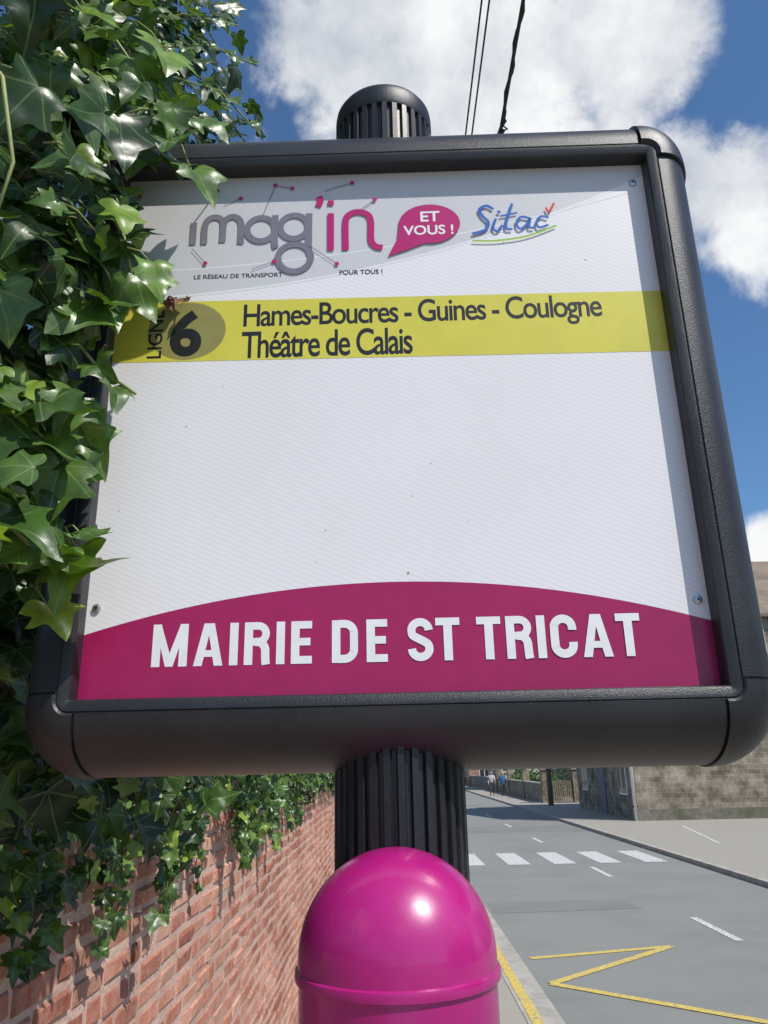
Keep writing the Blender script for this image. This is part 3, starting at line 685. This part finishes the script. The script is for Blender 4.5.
def house(name,x0,x1,y0,y1,ev,rd,wm,rm,face='y',stories=2,front=0):
    e=empty(name,(0,0,.1)); mb=MB()
    mb.box(x0,x1,y0,y1,-.2,ev)
    if face=='y':
        ym=(y0+y1)/2; mb.add([(x0,y0,ev),(x0,y1,ev),(x0,ym,rd),(x1,y0,ev),(x1,y1,ev),(x1,ym,rd)],[(0,2,1),(3,4,5)])
    else:
        xm=(x0+x1)/2; mb.add([(x0,y0,ev),(x1,y0,ev),(xm,y0,rd),(x0,y1,ev),(x1,y1,ev),(xm,y1,rd)],[(0,1,2),(3,5,4)])
    mb.obj('walls',wm,e)
    mb=MB(); o=.3; t=.14
    if face=='y':
        ym=(y0+y1)/2; s=(rd-ev)/(ym-y0)
        for a,b_ in((y0-o,ym),(y1+o,ym)):
            za=ev-o*s+.02; zb=rd+.02
            mb.add([(x0-o,a,za),(x1+o,a,za),(x1+o,b_,zb),(x0-o,b_,zb),(x0-o,a,za+t),(x1+o,a,za+t),(x1+o,b_,zb+t),(x0-o,b_,zb+t)],[(0,1,2,3),(4,5,6,7),(0,1,5,4),(1,2,6,5),(3,0,4,7)])
    else:
        xm=(x0+x1)/2; s=(rd-ev)/(xm-x0)
        for a,b_ in((x0-o,xm),(x1+o,xm)):
            za=ev-o*s+.02; zb=rd+.02
            mb.add([(a,y0-o,za),(a,y1+o,za),(b_,y1+o,zb),(b_,y0-o,zb),(a,y0-o,za+t),(a,y1+o,za+t),(b_,y1+o,zb+t),(b_,y0-o,zb+t)],[(0,1,2,3),(4,5,6,7),(0,1,5,4),(1,2,6,5),(3,0,4,7)])
    mb.obj('roof',rm,e)
    gl=MB(); fw=MB(); dr=MB()
    def win(side,c,z,w=1.0,h=1.4):
        for (m_,a,b0,b1,pr_) in ((fw,w/2+.08,z-.08,z+h+.08,.04),(gl,w/2,z,z+h,.055)):
            if side=='y': m_.box(c-a,c+a,y0-pr_,y0+.05,b0,b1)
            else: m_.box(x0-pr_,x0+.05,c-a,c+a,b0,b1)
        if side=='y': fw.box(c-.03,c+.03,y0-.07,y0-.056,z,z+h)
        else: fw.box(x0-.07,x0-.056,c-.03,c+.03,z,z+h)
    nw=max(1,int((y1-y0)/2.8))
    for k in range(nw):
        c=y0+(k+.5)*(y1-y0)/nw
        for s_ in range(stories):
            if s_==0 and k==nw//2: dr.box(x0-.04,x0+.05,c-.5,c+.5,0,2.2)
            else: win('x',c,1.0+2.8*s_)
    nw=max(1,int((x1-x0)/3.2))
    for k in range(nw):
        for s_ in range(front,stories):
            if s_==0 and k==nw//2: dr.box(x0+(k+.5)*(x1-x0)/nw-.5,x0+(k+.5)*(x1-x0)/nw+.5,y0-.04,y0+.05,0,2.2)
            else: win('y',x0+(k+.5)*(x1-x0)/nw,1.0+2.8*s_)
    gl.obj('windows',M_glass,e); fw.obj('window_frames',M_fwhite,e)
    if dr.v: dr.obj('door',M_door,e)
    mb=MB(); cx=x0+(x1-x0)*.5; cy=(y0+y1)/2; mb.box(cx-.3,cx+.3,cy-.45,cy+.45,rd-.6,rd+.9); mb.obj('chimney',M_fb,e)
    return e
rh=house('stone_house',9.9,25,33,43,8.2,11.6,M_render,M_btile,'y',3,1)
mb=MB(); mb.box(9.86,25.04,32.9,33.02,-.05,.42); mb.obj('plinth',noisy('dirty_plinth',(.13,.12,.10),(.22,.205,.17),6,.95,c3=(.08,.09,.05),s3=1),rh)
house('brown_house',13.5,22,58,68,3.2,6.5,M_fb2,M_tile,'y',1)
house('cream_house',10.2,17,74,84,5.5,8.8,M_cream,M_slate,'x',2)
house('brick_house',9.0,16,92,104,5.5,9,M_fb,M_tile,'x',2)
house('cream_house',2.0,8.5,128,138,5.5,9,M_cream,M_tile,'y',2)
house('brick_house',-9.5,-2,60,74,5.4,8.8,M_fb,M_tile,'x',2)
house('cream_house',19.5,27,10,24,5.4,8.8,M_cream,M_slate,'x',2)
house('cream_house',-7,1.0,108,120,5.2,8.4,M_cream,M_tile,'y',2)
house('brick_house',20,30,-12,4,5.4,8.8,M_fb,M_tile,'x',2)
gw=empty('garden_wall'); mb=MB(); mb.box(9.2,9.5,50,100,.05,1.15); mb.box(11.25,15.5,49.0,49.3,.05,1.5); mb.obj('wall_body',M_stone,gw)
mb=MB(); mb.box(9.17,9.53,50,100,1.15,1.22); mb.box(11.25,15.5,48.96,49.34,1.5,1.57)
mb.obj('wall_coping',M_conc,gw)
mb=MB()
for (x,y) in((9.35,49.2),(11.2,49.0),(9.35,56),(9.35,63),(9.35,70),(13.3,49.0)): mb.box(x-.24,x+.24,y-.24,y+.24,.05,1.95)
for (x,y) in((9.35,49.2),(11.2,49.0)): mb.box(x-.3,x+.3,y-.3,y+.3,1.95,2.05)
mb.obj('wall_pillars',M_render,gw)
mb=MB()
for k in range(12): mb.box(9.62+.125*k,9.70+.125*k,48.85,48.89,.15,1.35)
mb.box(9.6,11.0,48.86,48.88,.4,.45); mb.box(9.6,11.0,48.86,48.88,1.2,1.25)
mb.obj('garden_gate',M_wood)
dp=empty('drain_pipe'); mb=MB(); mb.tube([(9.78,32.9,.1),(9.78,32.9,7.9)],.07,10); mb.obj('pipe',M_fwhite,dp,True)
mb=MB()
for z in (.6,2.2,3.8): mb.box(9.68,9.88,32.86,33.0,z,z+.06)
mb.obj('brackets',M_cable,dp)

M_bark=noisy('bark',(.08,.06,.04),(.15,.12,.09),20,.9,bump=.5)
def tree(name,x,y,h,r,seed,n=1800):
    R_=np.random.default_rng(seed); e=empty(name,(x,y,0)); mb=MB()
    mb.tube([(0,0,0),(.1,0,h*.25),(.05,.1,h*.5),(.1,0,h*.8)],[.22,.17,.12,.04],10)
    cl=[]
    for k in range(16):
        a=R_.uniform(0,6.28); z=h*R_.uniform(.4,.92); rr=r*R_.uniform(.3,.95)*math.sqrt(max(.1,1-((z/h-.62)/.42)**2)); c=(rr*math.cos(a),rr*math.sin(a),z); cl.append(c)
        mb.tube([(.05,.05,z*.6),(c[0]*.5,c[1]*.5,z*.85),c],[.08,.05,.02],6)
    mb.obj('trunk_and_limbs',M_bark,e,True)
    idx=R_.integers(0,16,n); P=np.array(cl)[idx]+R_.normal(0,r*.22,(n,3))
    build_leaves('crown',P,R_.uniform(.14,.30,n),R_.normal(0,1,(n,3))+np.array([0,0,.8]),R_.normal(0,1,(n,3)),np.clip(R_.normal(.45,.2,n),0,.8),T1,M_leaf2,e)
tree('tree',19,108,9,3.6,1); tree('tree',-6,44,8,3.2,2); tree('tree',5.5,150,11,4.5,4)
def shrub(name,x0,x1,y0,y1,h,n):
    e=empty(name); P=np.stack([rng.uniform(x0,x1,n),rng.uniform(y0,y1,n),.1+rng.random(n)**.8*h*(.75+.25*np.sin(rng.uniform(0,6,n)))],1)
    build_leaves('leaves',P,rng.uniform(.10,.2,n),rng.normal(0,1,(n,3))+np.array([0,-.6,.8]),rng.normal(0,1,(n,3)),np.clip(rng.normal(.5,.2,n),0,.9),T1,M_leaf2,e)
shrub('hedge',9.7,11.5,51,72,1.9,2200); shrub('shrub',11.6,13.2,48.0,48.9,.9,350); shrub('shrub',7.6,9.2,96,104,2.4,500)

# ---------------------------------------------------------------- distant pedestrians
def skin(name,pts,edges,rad,mat,parent):
    me=bpy.data.meshes.new(name); me.from_pydata(pts,edges,[]); ob=bpy.data.objects.new(name,me); COL.objects.link(ob); ob.parent=parent
    ob.modifiers.new('s','SKIN'); ob.modifiers.new('b','SUBSURF').levels=1
    for i,r in enumerate(rad): me.skin_vertices[0].data[i].radius=(r,r*.85)
    me.skin_vertices[0].data[0].use_root=True; me.materials.append(mat); return ob
M_coat=noisy('blue_coat',(.03,.09,.25),(.05,.12,.30),8,.8); M_coat2=noisy('pale_shirt',(.5,.48,.45),(.6,.58,.55),8,.8)
M_jean=noisy('dark_trousers',(.03,.035,.05),(.05,.055,.07),8,.8); M_skin=noisy('skin',(.5,.3,.22),(.55,.34,.26),8,.6); M_hair=noisy('hair',(.05,.035,.02),(.08,.05,.03),20,.7)
def person(x,y,coat,rz):
    ped=empty('pedestrian',(x,y,.104),rz)
    skin('legs',[(0,0,.9),(-.1,0,.86),(-.11,-.12,.48),(-.11,-.05,.08),(-.11,-.2,.03),(.1,0,.86),(.11,.12,.48),(.11,.28,.10),(.11,.16,.03)],[(0,1),(1,2),(2,3),(3,4),(0,5),(5,6),(6,7),(7,8)],[.12,.10,.07,.05,.045,.10,.07,.05,.045],M_jean,ped)
    skin('torso',[(0,0,.88),(0,0,1.1),(0,0,1.35),(0,0,1.47),(-.19,0,1.40),(-.25,.08,1.12),(-.23,-.08,.88),(.19,0,1.40),(.25,-.08,1.12),(.23,.08,.88)],[(0,1),(1,2),(2,3),(2,4),(4,5),(5,6),(2,7),(7,8),(8,9)],[.15,.14,.16,.07,.07,.055,.045,.07,.055,.045],coat,ped)
    skin('head',[(0,0,1.45),(0,-.01,1.53),(0,-.02,1.63),(0,-.01,1.70)],[(0,1),(1,2),(2,3)],[.05,.06,.09,.07],M_skin,ped)
    skin('hair',[(0,.03,1.58),(0,.03,1.67),(0,.01,1.73)],[(0,1),(1,2)],[.06,.09,.08],M_hair,ped)
    skin('hand_l',[(-.23,-.09,.86),(-.23,-.10,.78)],[(0,1)],[.035,.03],M_skin,ped)
    skin('hand_r',[(.23,.08,.86),(.23,.08,.78)],[(0,1)],[.035,.03],M_skin,ped)
person(8.3,60,M_coat,.1); person(7.75,62,M_coat2,-.2)

# ---------------------------------------------------------------- sky with clouds + sun
az=math.radians(48); el=math.radians(53)
Ls=Vector((math.sin(az)*math.cos(el),-math.cos(az)*math.cos(el),math.sin(el)))
w=bpy.data.worlds.new("World"); scene.world=w; w.use_nodes=True; nt=w.node_tree
bg=nt.nodes['Background']; bg.inputs['Strength'].default_value=.100
sky=N(nt,'ShaderNodeTexSky'); sky.sky_type='NISHITA'; sky.sun_disc=False; sky.sun_elevation=el; sky.sun_rotation=math.atan2(Ls.x,Ls.y); sky.altitude=0; sky.air_density=1.0; sky.dust_density=.5; sky.ozone_density=2.2
tint=N(nt,'ShaderNodeVectorMath',operation='MULTIPLY'); L(nt,sky.outputs[0],tint.inputs[0]); tint.inputs[1].default_value=(.84,1.13,1.34)
tc=N(nt,'ShaderNodeTexCoord'); nv=N(nt,'ShaderNodeVectorMath',operation='NORMALIZE'); L(nt,tc.outputs['Generated'],nv.inputs[0])
cur=None
blobs=[((-.05,.66,.75),.14),((-.0,.645,.765),.17),((.084,.66,.745),.20),((.18,.65,.74),.17),((.255,.63,.73),.13),((.05,.52,.85),.22),((-.2,.45,.87),.2),((.385,.71,.59),.10),((.41,.73,.55),.10),((.34,.70,.63),.07),
       ((.452,.86,.235),.055),((.47,.84,.22),.06),((-.6,.6,.5),.25),((.75,.5,.4),.22),((.2,.95,.2),.12),((-.3,.92,.25),.15),((-.6,-.5,.6),.3),((.1,-.8,.6),.2),((.85,-.2,.45),.18)]
for c,r in blobs:
    c=Vector(c).normalized()
    d=N(nt,'ShaderNodeVectorMath',operation='DISTANCE'); L(nt,nv.outputs[0],d.inputs[0]); d.inputs[1].default_value=c
    mr=N(nt,'ShaderNodeMapRange'); mr.inputs['From Min'].default_value=0; mr.inputs['From Max'].default_value=r; mr.inputs['To Min'].default_value=1; mr.inputs['To Max'].default_value=0; L(nt,d.outputs['Value'],mr.inputs['Value'])
    if cur is None: cur=mr.outputs[0]
    else:
        a=N(nt,'ShaderNodeMath',operation='MAXIMUM'); L(nt,cur,a.inputs[0]); L(nt,mr.outputs[0],a.inputs[1]); cur=a.outputs[0]
ns=N(nt,'ShaderNodeTexNoise'); ns.inputs['Scale'].default_value=7; ns.inputs['Detail'].default_value=8; ns.inputs['Roughness'].default_value=.60; ns.inputs['Distortion'].default_value=.25; L(nt,nv.outputs[0],ns.inputs['Vector'])
ma=N(nt,'ShaderNodeMath',operation='MULTIPLY_ADD'); L(nt,ns.outputs['Fac'],ma.inputs[0]); ma.inputs[1].default_value=2.0; ma.inputs[2].default_value=-1.0
ad=N(nt,'ShaderNodeMath',operation='ADD'); L(nt,cur,ad.inputs[0]); L(nt,ma.outputs[0],ad.inputs[1])
mk=N(nt,'ShaderNodeMapRange',interpolation_type='SMOOTHSTEP'); mk.inputs['From Min'].default_value=.15; mk.inputs['From Max'].default_value=.60; L(nt,ad.outputs[0],mk.inputs['Value'])
gate=N(nt,'ShaderNodeMapRange'); gate.inputs['From Min'].default_value=0; gate.inputs['From Max'].default_value=.05; L(nt,cur,gate.inputs['Value'])
mg=N(nt,'ShaderNodeMath',operation='MULTIPLY'); L(nt,mk.outputs[0],mg.inputs[0]); L(nt,gate.outputs[0],mg.inputs[1])
n2=N(nt,'ShaderNodeTexNoise'); n2.inputs['Scale'].default_value=5.5; n2.inputs['Detail'].default_value=7; n2.inputs['Roughness'].default_value=.55; L(nt,nv.outputs[0],n2.inputs['Vector'])
cr=N(nt,'ShaderNodeValToRGB'); cr.color_ramp.elements[0].position=.36; cr.color_ramp.elements[0].color=(.50,.55,.63,1); cr.color_ramp.elements[1].position=.58; cr.color_ramp.elements[1].color=(.97,.98,.99,1); L(nt,n2.outputs['Fac'],cr.inputs['Fac'])
sc=N(nt,'ShaderNodeVectorMath',operation='SCALE'); L(nt,cr.outputs['Color'],sc.inputs[0]); sc.inputs['Scale'].default_value=9.8
mx=N(nt,'ShaderNodeMix',data_type='RGBA'); L(nt,mg.outputs[0],mx.inputs[0]); L(nt,tint.outputs[0],mx.inputs[6]); L(nt,sc.outputs[0],mx.inputs[7]); L(nt,mx.outputs[2],bg.inputs['Color'])
sl=bpy.data.lights.new('sun','SUN'); sl.energy=4.8; sl.angle=math.radians(.53); sl.color=(1,.955,.89)
so=bpy.data.objects.new('sun',sl); COL.objects.link(so); so.rotation_euler=Ls.to_track_quat('Z','Y').to_euler()

# ---------------------------------------------------------------- camera
cam=bpy.data.cameras.new('camera'); cam.lens=769/1024*36; cam.sensor_width=36; cam.sensor_fit='AUTO'; cam.clip_start=.02; cam.clip_end=3000
co=bpy.data.objects.new('camera',cam); COL.objects.link(co)
co.matrix_world=Matrix.Translation((0,0,EYE))@Matrix.Rotation(math.pi/2+.3196,4,'X')@Matrix.Rotation(-.0209,4,'Z')
scene.camera=co
scene.view_settings.view_transform='Standard'; scene.view_settings.look='None'; scene.view_settings.exposure=0
